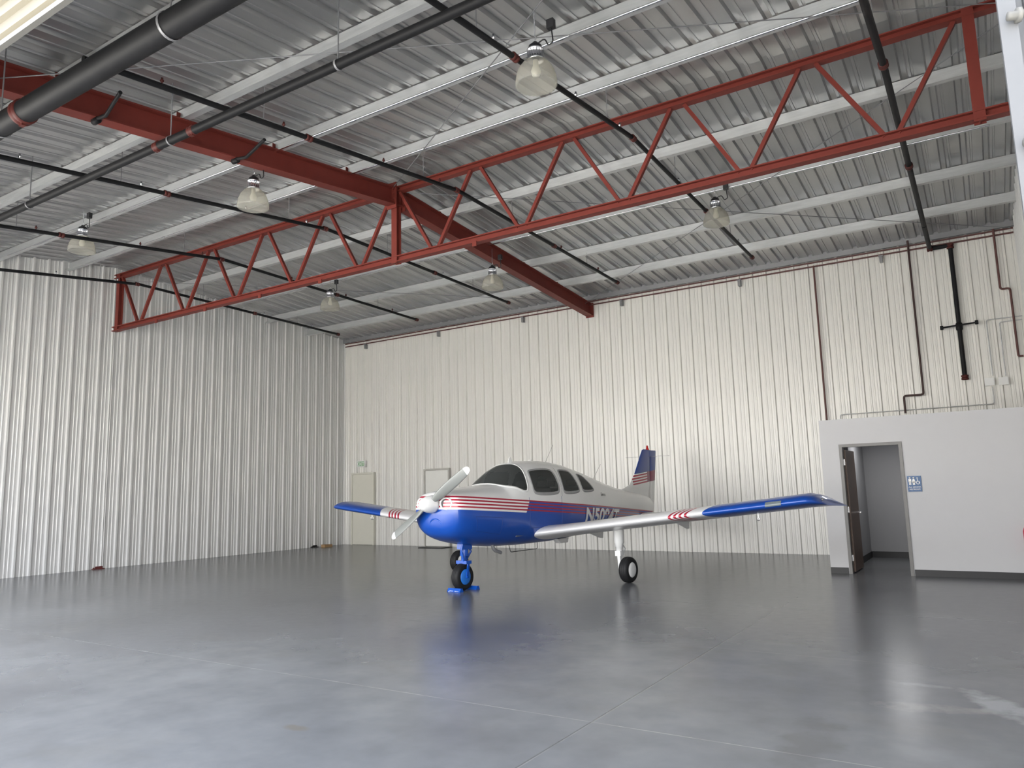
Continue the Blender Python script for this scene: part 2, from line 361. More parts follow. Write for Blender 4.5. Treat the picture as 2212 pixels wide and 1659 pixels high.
for zz, l in ((6.36, 'upper'), (6.27, 'lower')):
    tag(MB().tube([(XL+.1, YB-.07, zz), (XR-.05, YB-.07, zz)], .018, 8).build('water_pipe', BROWN), l + ' brown pipe of the pair running along the top of the back wall', 'pipe')
for k, u in enumerate((790, 946, 1128, 1342, 1600, 1912)):
    p = P(u, 650, Y=YB-.1); tag(MB().box(p.x-.03, p.x+.03, YB-.14, YB-.036, 6.1, 6.24).box(p.x-.045, p.x+.045, YB-.15, YB-.09, 6.23, 6.25).build('pipe_bracket', GREYM), 'grey bracket under the eave pipes, number %s along from the left corner' % ('one two three four five six'.split()[k]), 'bracket', 'pipe brackets under the eave')
for (u, v, l) in ((2138, 825, 'left'), (2168, 823, 'right')):
    p = P(u, v, Y=YB-.09); w = thing('junction_box', 'small white junction box, %s of the pair high on back wall' % l, 'junction box', (p.x, YB-.09, p.z))
    MB().box(-.075, .075, -.03, .05, -.07, .07).build('body', BOXW, w); MB().box(-.08, .08, -.036, -.03, -.075, .075).build('cover', WHITE, w)
t_ = thing('riser_pipe', 'black vertical pipe beside the hangar opening at the right edge', 'pipe', (.41, 6.0, 0))
MB().tube([(0, 0, .9), (0, 0, deck(6)-.1)], .034, 14).build('pipe', BLACKPIPE, t_)
for z in (2.6, 4.1, 5.2): MB().box(-.045, .48, -.02, .02, z, z+.05).build('bracket', GALV, t_)
t_ = thing('door_track', 'silver vertical door guide with bolts at the right edge', 'door track', (PX, YF, 0))
MB().extr([(-.02, -.02), (.02, -.02), (.02, .02), (-.02, .02)], (-.006, -.03, 0), (-.006, -.03, 5.6), (0, 1, 0)).build('rail', PIERM, t_)
for z in (2.35, 2.7, 2.95, 3.25): MB().lathe([(0, -.03), (.012, -.03), (.012, -.01), (.02, -.01), (.02, 0), (0, 0)], (.02, -.06, z), (1, .4, 0), 8).build('bolt', OUTW, t_)
for yy, l in ((8.5, 'first purlin in front of truss'), (7.0, 'second purlin in front of truss'), (12.55, 'second purlin behind truss')):
    t_ = thing('conduit', 'thin silver conduit along the ' + l, 'conduit', (-4, yy-.1, deck(yy)-.27))
    MB().tube([(-12.5, 0, 0), (4.5, 0, 0)], .014, 8).build('pipe', CHROME, t_)
    for q in (-9.5, -6.2, -2.8, 0.4, 3): MB().tube([(q-.04, 0, 0), (q+.04, 0, 0)], .021, 8).build('coupling', CHROME, t_)

# ---------------------------------------------------------------- pendant lights
t = NT('prismatic_acrylic'); g = t.n('ShaderNodeBsdfTransparent'); g.inputs[0].default_value = (.92, .91, .87, 1)
t.set((.74, .73, .70), .15, 0.0); mx = t.n('ShaderNodeMixShader'); mx.inputs[0].default_value = .28
tl = t.n('ShaderNodeBsdfTranslucent'); tl.inputs[0].default_value = (.85, .84, .79, 1); m2 = t.n('ShaderNodeMixShader'); m2.inputs[0].default_value = .4
t.t.links.new(t.b.outputs[0], m2.inputs[1]); t.t.links.new(tl.outputs[0], m2.inputs[2])
t.t.links.new(g.outputs[0], mx.inputs[1]); t.t.links.new(m2.outputs[0], mx.inputs[2]); t.t.links.new(mx.outputs[0], t.t.nodes['Material Output'].inputs[0]); ACR = t.m
BULB = paint('bulb_glass', (.85, .84, .78), .15, .02)
lamp = thing('pendant_light', 'x', 'light', (0, 0, 0), 0, 'high bay pendant lights')
MB().lathe([(.2, .0), (.215, .0), (.215, .02), (.212, .06), (.20, .12), (.175, .19), (.13, .25), (.085, .285), (.08, .285), (.125, .245), (.17, .185), (.195, .115), (.205, .05), (.2, 0)], n=64, ribs=.045).build('shade', ACR, lamp)
MB().lathe([(.0, .004), (.12, .0), (.2, .0)], n=40).build('lens', ACR, lamp)
MB().lathe([(0, .1), (.04, .11), (.055, .16), (.03, .23), (.03, .285)], n=20).build('bulb', BULB, lamp)
cl = MB().lathe([(.088, .28), (.092, .285), (.092, .30), (.08, .302), (.08, .39), (.09, .392), (.09, .41), (.05, .415)], n=32)
for k in range(20):
    a = 2*PI*k/20; cl.obox((math.cos(a)*.084, math.sin(a)*.084, .345), (math.cos(a), math.sin(a), 0), (-math.sin(a), math.cos(a), 0), (0, 0, 1), .012, .006, .09)
cl.build('collar', CHROME, lamp)
MB().lathe([(.07, .41), (.07, .45), (.05, .465), (.03, .47), (.03, .49), (0, .495)], n=24).build('ballast_cap', BLK, lamp)
MB().tube(fillet([(0, 0, .49), (0, 0, .52), (.02, 0, .54), (0, 0, .56), (0, 0, .85)], .02), .006, 8).build('hook', CHROME, lamp)
MB().tube(fillet([(.03, 0, .47), (.12, 0, .50), (.16, 0, .40), (.22, 0, .42), (.2, 0, .62)], .05), .008, 8).build('cord', BLK, lamp)
MB().box(.16, .24, -.03, .03, .58, .68).build('plug_box', BLK, lamp)
lp = [(1158, 162, 6.4, 'largest and nearest pendant light with ribbed clear shade, upper middle'), (547, 432, 6.75, 'pendant light with ribbed clear shade hanging below the red rafter, front row'),
      (177, 530, 6.75, 'leftmost pendant light with ribbed clear shade, front row'), (713, 658, 12.05, 'pendant light left of the rafter foot in the back row'),
      (1064, 611, 12.4, 'pendant light against the rafter in the middle of the back row'), (1547, 470, 12.4, 'pendant light at right seen below the truss in the back row')]
for i, (u, v, yy, l) in enumerate(lp):
    p = P(u, v, Y=yy); loc = (p.x, p.y, p.z-.12)
    if i == 0: lamp.location = loc; lamp['label'] = l
    else: dup(lamp, loc, l)

# ---------------------------------------------------------------- office box
YO, ZO = 13.73, 2.58; XO = -2.42
dl = P(1836, 1240, Y=YO).x; dr = P(1976, 1243, Y=YO).x; dz = 2.15
MB().box(XO, dl, YO, YO+.12, 0, ZO).box(dr, XR-.05, YO, YO+.12, 0, ZO).box(dl, dr, YO, YO+.12, dz, ZO).build('wall_office', DRY, kind='structure')
MB().box(XO, XO+.12, YO+.121, YB-.05, 0, ZO).build('wall_office_left', DRY, kind='structure')
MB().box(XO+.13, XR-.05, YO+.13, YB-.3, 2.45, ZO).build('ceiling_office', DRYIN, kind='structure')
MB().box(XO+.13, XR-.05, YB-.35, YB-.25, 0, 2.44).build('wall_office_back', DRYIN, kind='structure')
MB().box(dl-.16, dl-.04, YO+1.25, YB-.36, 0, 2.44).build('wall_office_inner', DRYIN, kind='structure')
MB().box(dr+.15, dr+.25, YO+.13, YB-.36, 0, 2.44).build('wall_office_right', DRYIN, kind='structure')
MB().box(XO, dl-.01, YO-.012, YO-.001, 0, .1).box(dr+.01, XR-.05, YO-.012, YO-.001, 0, .1).build('baseboard_office', BASEB, kind='structure')
MB().box(dl-.03, dr+.14, YB-.365, YB-.352, 0, .12).box(dl-.038, dl-.028, YO+1.25, YB-.37, 0, .12).build('baseboard_inside', BASEB, kind='structure')
d3 = thing('door_3', 'open dark wood restroom door in grey metal frame', 'door', ((dl+dr)/2, YO, 0)); d3['kind'] = 'structure'
w2 = (dr-dl)/2
MB().box(-w2-.0, -w2+.05, -.02, .14, 0, dz).box(w2-.05, w2, -.02, .14, 0, dz).box(-w2+.05, w2-.05, -.02, .14, dz-.05, dz).build('door_frame', FRAMEG, d3)
leaf = MB(); ca, sa = math.cos(1.56), math.sin(1.56)
c0 = Vector((-w2+.055, .15, 0)); dd = Vector((ca, sa, 0)); nn = Vector((-sa, ca, 0))
leaf.obox(c0+dd*.43+Vector((0, 0, 1.04)), dd, nn, (0, 0, 1), .86, .045, 2.04); lf = leaf.build('door_leaf', BROWNWOOD, d3)
m = MB(); hp = c0+dd*.79+Vector((0, 0, .98)); m.tube([hp-nn*.08, hp+nn*.08], .012, 8); m.tube([hp-nn*.07, hp-nn*.07-dd*.11], .011, 8); m.build('door_handle', CHROME, lf)
for z in (.25, 1.05, 1.85): MB().box(-w2+.05, -w2+.062, .1, .16, z-.05, z+.05).build('hinge', CHROME, d3)
sg = P(1975.5, 1045, Y=YO-.012)
SIGNB = paint('sign_blue', (.03, .10, .25), .4)
rs = thing('restroom_sign', 'blue restroom sign with white figures beside the open door', 'sign', (sg.x, YO-.006, sg.z))
MB().box(-.10, .10, -.008, .006, -.125, .125).build('plate', SIGNB, rs)
pm = MB()
def person(cx, skirt):
    pm.lathe([(0, -.003), (.013, -.003), (.013, 0)], (cx, -.010, .096), (0, 1, 0), 12)
    if skirt: pm.prism([(cx-.012, .078), (cx+.012, .078), (cx+.028, .02), (cx-.028, .02)], -.012, -.009, lambda p, q, t_: (p, t_, q))
    else: pm.prism([(cx-.02, .078), (cx+.02, .078), (cx+.02, .03), (cx-.02, .03)], -.012, -.009, lambda p, q, t_: (p, t_, q))
    for s in (-1, 1): pm.box(cx+s*.009-.006, cx+s*.009+.006, -.012, -.009, -.02, .035)
person(-.062, False); person(-.008, True)
pm.lathe([(0, -.003), (.010, -.003), (.010, 0)], (.045, -.010, .092), (0, 1, 0), 10); pm.box(.042, .050, -.012, -.009, .04, .08); pm.box(.045, .068, -.012, -.009, .035, .043); pm.box(.064, .072, -.012, -.009, -.0, .04)
pm.lathe([(.020, -.002), (.027, -.002)], (.052, -.0105, .018), (0, 1, 0), 20)
pm.build('figures', WHITE, rs)
def text(name, s, size, loc, rot, mat, parent=None, align='CENTER', ext=.001, off=0.0):
    cu = bpy.data.curves.new(name, 'FONT'); cu.body = s; cu.size = size; cu.align_x = align; cu.extrude = ext; cu.offset = off
    o = bpy.data.objects.new('tmp', cu); C.objects.link(o); bpy.context.view_layer.update()
    me = bpy.data.meshes.new_from_object(o.evaluated_get(bpy.context.evaluated_depsgraph_get())); bpy.data.objects.remove(o)
    o = bpy.data.objects.new(name, me); C.objects.link(o); me.materials.clear(); me.materials.append(mat); o.location = loc; o.rotation_euler = rot
    if parent: o.parent = parent
    return o
text('lettering', 'ALL GENDER', .030, (0, -.010, -.062), (PI/2, 0, 0), WHITE, rs)
text('lettering', 'RESTROOM', .030, (0, -.010, -.098), (PI/2, 0, 0), WHITE, rs)
ep = P(2219, 1168, Y=YO-.09)
fe = thing('fire_extinguisher', 'red extinguisher on the office wall cut off by the right edge', 'extinguisher', (ep.x+.02, YO-.09, ep.z-.16))
MB().lathe([(0, 0), (.05, 0), (.06, .015), (.06, .30), (.045, .35), (.02, .37), (.02, .39)], n=20).build('cylinder', paint('bright_red', (.55, .02, .06), .3), fe)
MB().box(-.02, .05, -.015, .015, .385, .41).box(-.02, .09, -.012, .012, .43, .445).box(-.02, .0, -.012, .012, .40, .44).box(-.02, .02, .03, .09, .2, .26).build('handle', BLK, fe)
MB().tube(fillet([(.02, 0, .4), (.09, 0, .38), (.075, 0, .1)], .04), .009, 8).build('hose', BLK, fe)

# back-wall doors
def wdoor(name, u0, u1, v0, label, mat, fmat, hside):
    a = P(u0, 1100, Y=YB-.07).x; b = P(u1, 1100, Y=YB-.07).x; zt = P((u0+u1)/2, v0, Y=YB-.07).z
    o = thing(name, label, 'door', ((a+b)/2, YB-.05, 0)); o['kind'] = 'structure'; w = (b-a)/2
    MB().box(-w, -w+.05, -.06, .03, 0, zt).box(w-.05, w, -.06, .03, 0, zt).box(-w+.05, w-.05, -.06, .03, zt-.05, zt).build('door_frame', fmat, o)
    lf = MB().box(-w+.055, w-.055, -.035, .01, .01, zt-.055).build('door_leaf', mat, o)
    MB().lathe([(0, -.09), (.03, -.085), (.034, -.07), (.014, -.06), (.014, -.04), (.03, -.036)], (hside*(w-.13), 0, 1.0), (0, 1, 0), 14).build('door_handle', CHROME, lf)
    MB().lathe([(0, -.055), (.022, -.053), (.024, -.036)], (hside*(w-.13), 0, 1.15), (0, 1, 0), 12).build('deadbolt', CHROME, lf)
    return o
wdoor('door_1', 760, 809, 1021, 'cream steel door near the left corner under the exit sign', DOORCREAM, DOORCREAM, 1)
wdoor('door_2', 917, 973, 1012, 'white steel door in grey frame behind the airplane wing', DOORWHITE, paint('frame_taupe', (.46, .45, .42), .5), -1)
ex = P(781, 1002, Y=YB-.08)
GREEN = paint('exit_green', (.18, .40, .20), .4)
e = thing('exit_sign', 'small green and white exit sign above the cream door', 'sign', (ex.x, YB-.08, ex.z))
MB().box(-.17, .17, -.03, .045, -.10, .10).build('housing', WHITE, e); MB().box(-.14, .14, -.036, -.03, -.07, .07).build('face', GREEN, e)
text('lettering', 'EXIT', .14, (0, -.037, -.05), (PI/2, 0, 0), WHITE, e, off=.003)
p = P(938, 1179, Y=16.7); tag(MB().box(p.x-.42, p.x+.42, 16.5, 16.98, .0, .015).box(p.x-.39, p.x+.39, 16.53, 16.95, .015, .021).build('door_mat', BLK), 'black floor mat in front of the white door', 'mat')
p = P(706, 1176, X=XL+.35); tag(MB().box(XL+.27, XL+.43, p.y-.15, p.y+.15, .0, .07).box(XL+.26, XL+.44, p.y-.16, p.y-.0, .07, .078).build('cardboard_box', paint('cardboard', (.35, .22, .11), .7)), 'small flat cardboard box on floor in the left back corner', 'box')
for (u, v, l) in ((225, 1230, 'nearer red steel floor bracket at the foot of the left wall'), (672, 1182, 'small black bracket at the foot of the left wall near the corner')):
    y = P(u, v, Z=0).y
    tag(MB().box(XL+.04, XL+.12, y-.16, y+.1, 0, .015).box(XL+.04, XL+.055, y-.08, y+.08, .015, .06).box(XL+.07, XL+.1, y-.15, y-.12, .015, .04).build('floor_bracket', paint('dark_red', (.10, .02, .02), .6) if u == 225 else BLK), l, 'bracket')

# ---------------------------------------------------------------- airplane
al = .1; AM = Vector((-6.895, 11.54, 0))
pl = thing('airplane', 'white and blue single propeller low-wing airplane with red stripes', 'airplane', AM, -(PI/2+al))
def pchip(xs, ys):
    n = len(xs); h = [xs[i+1]-xs[i] for i in range(n-1)]; d = [(ys[i+1]-ys[i])/h[i] for i in range(n-1)]
    m = [d[0]] + [0 if d[i-1]*d[i] <= 0 else 2*d[i-1]*d[i]/(d[i-1]+d[i]) for i in range(1, n-1)] + [d[-1]]
    def f(x):
        x = max(xs[0], min(xs[-1], x)); i = 0
        while i < n-2 and x > xs[i+1]: i += 1
        t = (x-xs[i])/h[i]
        return ys[i]*(1+2*t)*(1-t)**2 + m[i]*h[i]*t*(1-t)**2 + ys[i+1]*t*t*(3-2*t) + m[i+1]*h[i]*t*t*(t-1)
    return f
ST = [(-4.46,.02,.98,1.16,1.08,2.0),(-4.3,.055,.95,1.28,1.12,2.1),(-3.9,.12,.92,1.37,1.16,2.2),(-3.4,.20,.87,1.43,1.17,2.3),(-2.6,.33,.80,1.54,1.16,2.4),(-2.0,.43,.75,1.66,1.14,2.4),
      (-1.4,.51,.69,1.80,1.12,2.5),(-.9,.56,.65,1.91,1.11,2.6),(-.4,.59,.62,1.995,1.11,2.7),(.1,.605,.61,2.03,1.11,2.7),(.45,.605,.61,2.025,1.11,2.7),(.75,.60,.61,1.975,1.11,2.7),(.95,.595,.615,1.90,1.12,2.6),
      (1.15,.585,.62,1.78,1.13,2.6),(1.38,.575,.63,1.635,1.14,2.6),(1.6,.57,.65,1.61,1.15,2.6),(1.9,.555,.69,1.585,1.17,2.7),(2.2,.53,.75,1.56,1.2,2.8),(2.38,.50,.81,1.54,1.22,2.8),
      (2.48,.465,.87,1.52,1.25,2.8),(2.53,.42,.93,1.49,1.26,2.7),(2.56,.36,1.0,1.46,1.28,2.6),(2.575,.26,1.1,1.41,1.31,2.4),(2.58,.12,1.2,1.37,1.32,2.0)]
xs = [s[0] for s in ST]; fw, fzb, fzt, fzm, fn = [pchip(xs, [s[k] for s in ST]) for k in range(1, 6)]
def S0(x, th):
    c, s = math.cos(th), math.sin(th); p = 2/fn(x); w = fw(x); zm = fzm(x); h = (fzt(x)-zm) if c > 0 else (zm-fzb(x))
    return Vector((x, w*math.copysign(abs(s)**p, s), zm+h*math.copysign(abs(c)**p, c)))
def S(x, th, off=0.0):
    p = S0(x, th)
    if off:
        e = 1e-2; t1 = S0(x+e, th)-S0(x-e, th); t2 = S0(x, th+e)-S0(x, th-e); n = t2.cross(t1)
        if n.length > 1e-9:
            n.normalize()
            if n.dot(p-Vector((x, 0, fzm(x)))) < 0: n = -n
            p = p+n*off
    return p
def TH(x, z, side=1):
    zm = fzm(x); h = (fzt(x)-zm) if z > zm else (zm-fzb(x)); c = min(1, abs(z-zm)/h)**(fn(x)/2)
    a = math.acos(c); a = a if z > zm else PI-a
    return a*side
def chaikin(p, k=2, r=.22):
    for _ in range(k):
        q = []
        for i in range(len(p)):
            a, b = p[i], p[(i+1) % len(p)]
            q += [(a[0]*(1-r)+b[0]*r, a[1]*(1-r)+b[1]*r), (a[0]*r+b[0]*(1-r), a[1]*r+b[1]*(1-r))]
        p = q
    return p
def dens(p, d=.05):
    q = []
    for i in range(len(p)):
        a, b = p[i], p[(i+1) % len(p)]; n = max(1, int(math.hypot(a[0]-b[0], a[1]-b[1])/d))
        for k in range(n): q.append((a[0]+(b[0]-a[0])*k/n, a[1]+(b[1]-a[1])*k/n))
    return q
D = math.radians
ws = [(1.385, 0), (1.37, D(18)), (1.31, D(36)), (1.18, D(52)), (1.04, D(65)), (.925, D(67)), (.885, D(50)), (.84, D(34)), (.80, D(16)), (.79, 0)]
ws = ws + [(a, -b) for a, b in reversed(ws[1:-1])]
WINS = [chaikin(ws, 2)]
sides = [[(.80, 1.455), (.775, 1.85), (.10, 1.87), (.04, 1.455)],
         [(-.06, 1.455), (-.08, 1.86), (-.48, 1.84), (-.65, 1.47)],
         [(-.73, 1.475), (-.72, 1.79), (-.93, 1.75), (-1.24, 1.485)]]
for sd in (1, -1):
    for w_ in sides: WINS.append([(x, TH(x, z, sd)) for x, z in dens(chaikin(chaikin(w_, 1, .13), 2, .25))])
def inside(p, poly):
    c = False; j = len(poly)-1
    for i in range(len(poly)):
        if (poly[i][1] > p[1]) != (poly[j][1] > p[1]) and p[0] < (poly[j][0]-poly[i][0])*(p[1]-poly[i][1])/(poly[j][1]-poly[i][1])+poly[i][0]: c = not c
        j = i
    return c
gx = []; x = -4.46
while x < 2.3: gx.append(x); x += (.02 if -1.4 < x < 1.5 else .06)
gx += [2.3, 2.34, 2.38, 2.42, 2.45, 2.48, 2.5, 2.52, 2.535, 2.55, 2.56, 2.568, 2.575, 2.58]
NTH = 160; vs = [S(x, 2*PI*k/NTH-PI) for x in gx for k in range(NTH)]; fs = []
bb = [(min(a for a, b in w), max(a for a, b in w)) for w in WINS]
for i in range(len(gx)-1):
    for k in range(NTH):
        xc = (gx[i]+gx[i+1])/2; th = 2*PI*(k+.5)/NTH-PI
        if any(b0 < xc < b1 and inside((xc, th), w) for w, (b0, b1) in zip(WINS, bb)): continue
        fs.append((i*NTH+k, i*NTH+(k+1) % NTH, (i+1)*NTH+(k+1) % NTH, (i+1)*NTH+k))
fb = MB().add(vs, fs, True); fb.add([vs[i] for i in range(NTH)], [tuple(range(NTH))], True); fb.add(vs[-NTH:], [tuple(range(NTH))], True)
cR, cW, cB = (.38, .010, .035), (.80, .80, .79), (.006, .065, .37)
t = NT('fuselage_livery'); x, y, z, v = t.obj()
q = t.M('SUBTRACT', z, t.M('MULTIPLY', x, .068))
front = t.M('GREATER_THAN', t.M('ADD', x, t.M('MULTIPLY', t.M('SUBTRACT', q, 1.2), .5)), .97)
blue_lo = t.M('LESS_THAN', q, 1.085); blue_hi = t.M('MULTIPLY', t.M('LESS_THAN', q, 1.29), t.M('SUBTRACT', 1.0, front))
base = t.mix(t.M('MAXIMUM', blue_lo, blue_hi), cW, cB)
band = t.M('MULTIPLY', t.M('GREATER_THAN', q, 1.09), t.M('LESS_THAN', q, 1.29))
per = t.M('LESS_THAN', t.M('FRACT', t.M('DIVIDE', t.M('SUBTRACT', 1.291, q), .050)), .5)
base = t.mix(t.M('MULTIPLY', band, per), base, cR)
LIV = t.set(base, .28, 0.0, Coat_Weight=.5, Coat_Roughness=.1)
fus = fb.build('fuselage', LIV, pl)
t = NT('airplane_glass'); g = t.n('ShaderNodeBsdfTransparent'); g.inputs[0].default_value = (.92, .95, .93, 1)
t.set((.22, .235, .23), .05, 0.0); fr = t.n('ShaderNodeFresnel'); fr.inputs[0].default_value = 1.5
mx = t.n('ShaderNodeMixShader'); t.t.links.new(t.M('ADD', fr.outputs[0], .14), mx.inputs[0]); t.t.links.new(g.outputs[0], mx.inputs[1]); t.t.links.new(t.b.outputs[0], mx.inputs[2])
t.t.links.new(mx.outputs[0], t.t.nodes['Material Output'].inputs[0]); GLASS = t.m
SEAL = paint('window_seal', (.30, .30, .30), .5)
for i, w in enumerate(WINS):
    cx = sum(a for a, b in w)/len(w); cy = sum(b for a, b in w)/len(w); n = len(w); R = 7
    m = MB(); vs = []
    for r in range(1, R+1):
        for a, b in w: vs.append(S(cx+(a-cx)*r/R, cy+(b-cy)*r/R, .006))
    vs.append(S(cx, cy, .006)); c = len(vs)-1
    m.add(vs, [(r*n+k, r*n+(k+1) % n, (r+1)*n+(k+1) % n, (r+1)*n+k) for r in range(R-1) for k in range(n)] + [(c, k, (k+1) % n) for k in range(n)], True)
    wo = m.build('windshield' if i == 0 else 'cabin_window', GLASS, pl)
    vs = []; 
    for k in range(n):
        a, b = w[k]; a0, b0 = w[k-1]; a1, b1 = w[(k+1) % n]
        dx, dy = a1-a0, (b1-b0)*.55; L = math.hypot(dx, dy) or 1; nx, ny = dy/L, -dx/L
        if nx*(a-cx)+ny*(b-cy)*.55 < 0: nx, ny = -nx, -ny
        for o_, h in ((-.012, .004), (-.010, .010), (.016, .010), (.020, .001)): vs.append(S(a+nx*o_, b+ny*o_/.55, h))
    MB().add(vs, [(k*4+j, ((k+1) % n)*4+j, ((k+1) % n)*4+j+1, k*4+j+1) for k in range(n) for j in range(3)], True).build('window_rim', SEAL if i else WHITE, wo)
def seam(pts, nm='door_seam'):
    return MB().tube([S(x, TH(x, z, 1), .0) for x, z in pts], .0035, 6).build(nm, SEAL, pl)
def dn(p, k=12):
    o = []
    for i in range(len(p)-1):
        for j in range(k): t_ = j/k; o.append((p[i][0]*(1-t_)+p[i+1][0]*t_, p[i][1]*(1-t_)+p[i+1][1]*t_))
    return o+[p[-1]]
CS = paint('cowl_seam_blue', (.01, .04, .2), .4)
seam(dn([(-.01, 1.40), (-.02, 1.90)]))
MB().tube([S(x, TH(x, z, 1), .0) for x, z in dn([(2.2, 1.14), (1.62, 1.10), (1.62, .84), (2.15, .92), (2.2, 1.14)])], .003, 6).build('cowl_seam', CS, pl)
MB().tube([S(x, TH(x, z, 1), .0) for x, z in dn([(.93, 1.40), (.93, .90), (.02, .90), (.02, 1.40)])], .003, 6).build('door_seam', CS, pl)
MB().box(-1.2, 1.2, -.5, .5, .78, .82).build('cabin_floor', SEATM, pl)
m = MB().box(1.05, 1.28, -.46, .46, 1.15, 1.46); m.prism([(1.0, 1.48), (1.24, 1.50), (1.24, 1.53), (1.02, 1.53)], -.42, .42, lambda p, q, t_: (p, t_, q)); m.build('instrument_panel', BLK, pl)
for sy in (-.24, .24):
    for sx in (.35, -.55):
        m = MB().box(sx-.24, sx+.24, sy-.2, sy+.2, 1.0, 1.14); m.prism([(sx-.26, 1.1), (sx-.14, 1.1), (sx-.24, 1.54), (sx-.33, 1.54)], sy-.2, sy+.2, lambda p, q, t_: (p, t_, q))
        m.prism([(sx-.30, 1.57), (sx-.23, 1.57), (sx-.26, 1.68), (sx-.32, 1.68)], sy-.10, sy+.10, lambda p, q, t_: (p, t_, q)); m.build('seat', SEATM, pl)
    MB().tube([(1.05, sy, 1.36), (.86, sy, 1.38)], .012, 8).tube(fillet([(.86, sy-.13, 1.48), (.86, sy-.13, 1.37), (.86, sy+.13, 1.37), (.86, sy+.13, 1.48)], .04), .013, 8).build('control_yoke', BLK, pl)
def wrap_text(s, size, x0, z0, mat, name, shear=.2, slope=.06, width=None, off=.007, bold=0.0):
    o = text(name, s, size, (0, 0, 0), (0, 0, 0), mat, pl, 'LEFT', 0, bold)
    mx_ = max(v_.co.x for v_ in o.data.vertices); sx = width/mx_ if width else 1
    bm = bmesh.new(); bm.from_mesh(o.data); bmesh.ops.triangulate(bm, faces=bm.faces); bmesh.ops.subdivide_edges(bm, edges=[e_ for e_ in bm.edges if e_.calc_length() > .06], cuts=3)
    for v_ in bm.verts:
        u, h = v_.co.x*sx, v_.co.y; xx = x0-u-h*shear; zz = z0+h+(xx-x0)*slope; v_.co = S(xx, TH(xx, zz, 1), off)
    bm.to_mesh(o.data); bm.free(); return o
TXT = paint('white_lettering', (.82, .82, .83), .4)
wrap_text('N5094T', .36, -.74, .925, TXT, 'registration_lettering', .2, .055, 1.5, .009, .013)
wrap_text('Sierra', .09, -1.45, 1.38, BLK, 'script_lettering', .3)
def ellring(name, c, ax, sx, sy, mat, inner, parent, dp=-.02):
    a = MB().lathe([(1.12, -.03), (1.10, .006), (1.0, .02), (.9, .012), (.84, dp)], c, ax, 28, sx, sy).build(name, mat, parent)
    MB().lathe([(0, dp+.01), (.90, dp+.012)], c, ax, 28, sx, sy).build('opening', inner, a); return a
for s in (-1, 1):
    ellring('air_intake', (2.572, s*.26, 1.345), (1, s*.25, .0), .085, .10, WHITE, BLK, pl)
ellring('chin_intake', (2.548, .03, 1.04), (1, .0, -.35), .085, .115, BLUE, paint('chin_reflection', (.06, .20, .62), .25), pl)  # lighter blue disc: a reflection put into the colour of the chin
pr = MB().lathe([(0, .25), (.03, .245), (.07, .215), (.10, .165), (.125, .09), (.135, .02), (.135, -.02), (0, -.02)], (2.61, 0, 1.34), (1, 0, 0), 36).build('spinner', WHITE, pl)
ang = math.radians(32)
for s in (1, -1):
    d_ = Vector((0, math.cos(ang), math.sin(ang)))*s; cdv = Vector((1, 0, 0)); pd = cdv.cross(d_)
    secs = [(.08, .03, .03, 55), (.15, .05, .026, 46), (.25, .068, .022, 36), (.45, .078, .016, 27), (.65, .075, .011, 20), (.83, .068, .008, 16), (.91, .058, .006, 14), (.955, .036, .004, 13), (.965, .01, .002, 13)]
    vs = []; n = 14
    for r, c, th, tw in secs:
        tw = math.radians(tw)
        for k in range(n):
            a = 2*PI*k/n; u, h = math.cos(a)*c, math.sin(a)*th
            vs.append(Vector((2.67, 0, 1.34)) + d_*r + (pd*math.cos(tw)+cdv*math.sin(tw))*u + (cdv*math.cos(tw)-pd*math.sin(tw))*h)
    t = NT('propeller_paint'); b_ = MB().add(vs, [(i*n+k, i*n+(k+1) % n, (i+1)*n+(k+1) % n, (i+1)*n+k) for i in range(len(secs)-1) for k in range(n)] + [tuple(range((len(secs)-1)*n, len(secs)*n))], True)
    x, y, z, v = t.obj(); rr_ = t.M('SQRT', t.M('ADD', t.M('MULTIPLY', y, y), t.M('POWER', t.M('SUBTRACT', z, 1.34), 2)))
    b_.build('propeller_blade', t.set(t.mix(t.M('GREATER_THAN', rr_, .87), (.24, .25, .24), (.8, .8, .8)), .4, .2), pr)
AF = [(1, 0), (.9, .022), (.75, .048), (.6, .068), (.45, .083), (.3, .088), (.2, .083), (.12, .07), (.06, .052), (.025, .034), (.006, .017), (0, 0), (.006, -.014), (.025, -.026), (.06, -.036), (.12, -.046), (.2, -.053), (.3, -.057), (.45, -.054), (.6, -.045), (.75, -.032), (.9, -.015)]
def loft(secs, cap=True):
    m = MB(); n = len(AF); vs = []
    for (yy, xle, ch, zz, k, inc) in secs:
        for a, b in AF: vs.append((xle-a*ch, yy, zz+b*ch*k-a*ch*inc))
    m.add(vs, [(i*n+j, i*n+(j+1) % n, (i+1)*n+(j+1) % n, (i+1)*n+j) for i in range(len(secs)-1) for j in range(n)], True)
    if cap: m.add(vs[:n], [tuple(range(n))]); m.add(vs[-n:], [tuple(range(n))])
    return m
t = NT('wing_livery'); x, y, z, v = t.obj(); ay = t.M('ABSOLUTE', y)
e_ = t.M('SUBTRACT', ay, t.M('MULTIPLY', t.M('POWER', t.M('ABSOLUTE', t.M('SUBTRACT', .62, x)), .6), .45))
b1 = t.mix(t.M('GREATER_THAN', e_, 3.36), (.74, .74, .75), cB)
bd = t.M('MULTIPLY', t.M('GREATER_THAN', e_, 2.82), t.M('LESS_THAN', e_, 3.14)); pp = t.M('LESS_THAN', t.M('FRACT', t.M('DIVIDE', t.M('SUBTRACT', e_, 2.82), .085)), .5)
b1 = t.mix(t.M('MULTIPLY', bd, pp), b1, cR); WL = t.set(b1, .3, .1, Coat_Weight=.4)
def wz(yy): return .81+.109*(yy-.6)
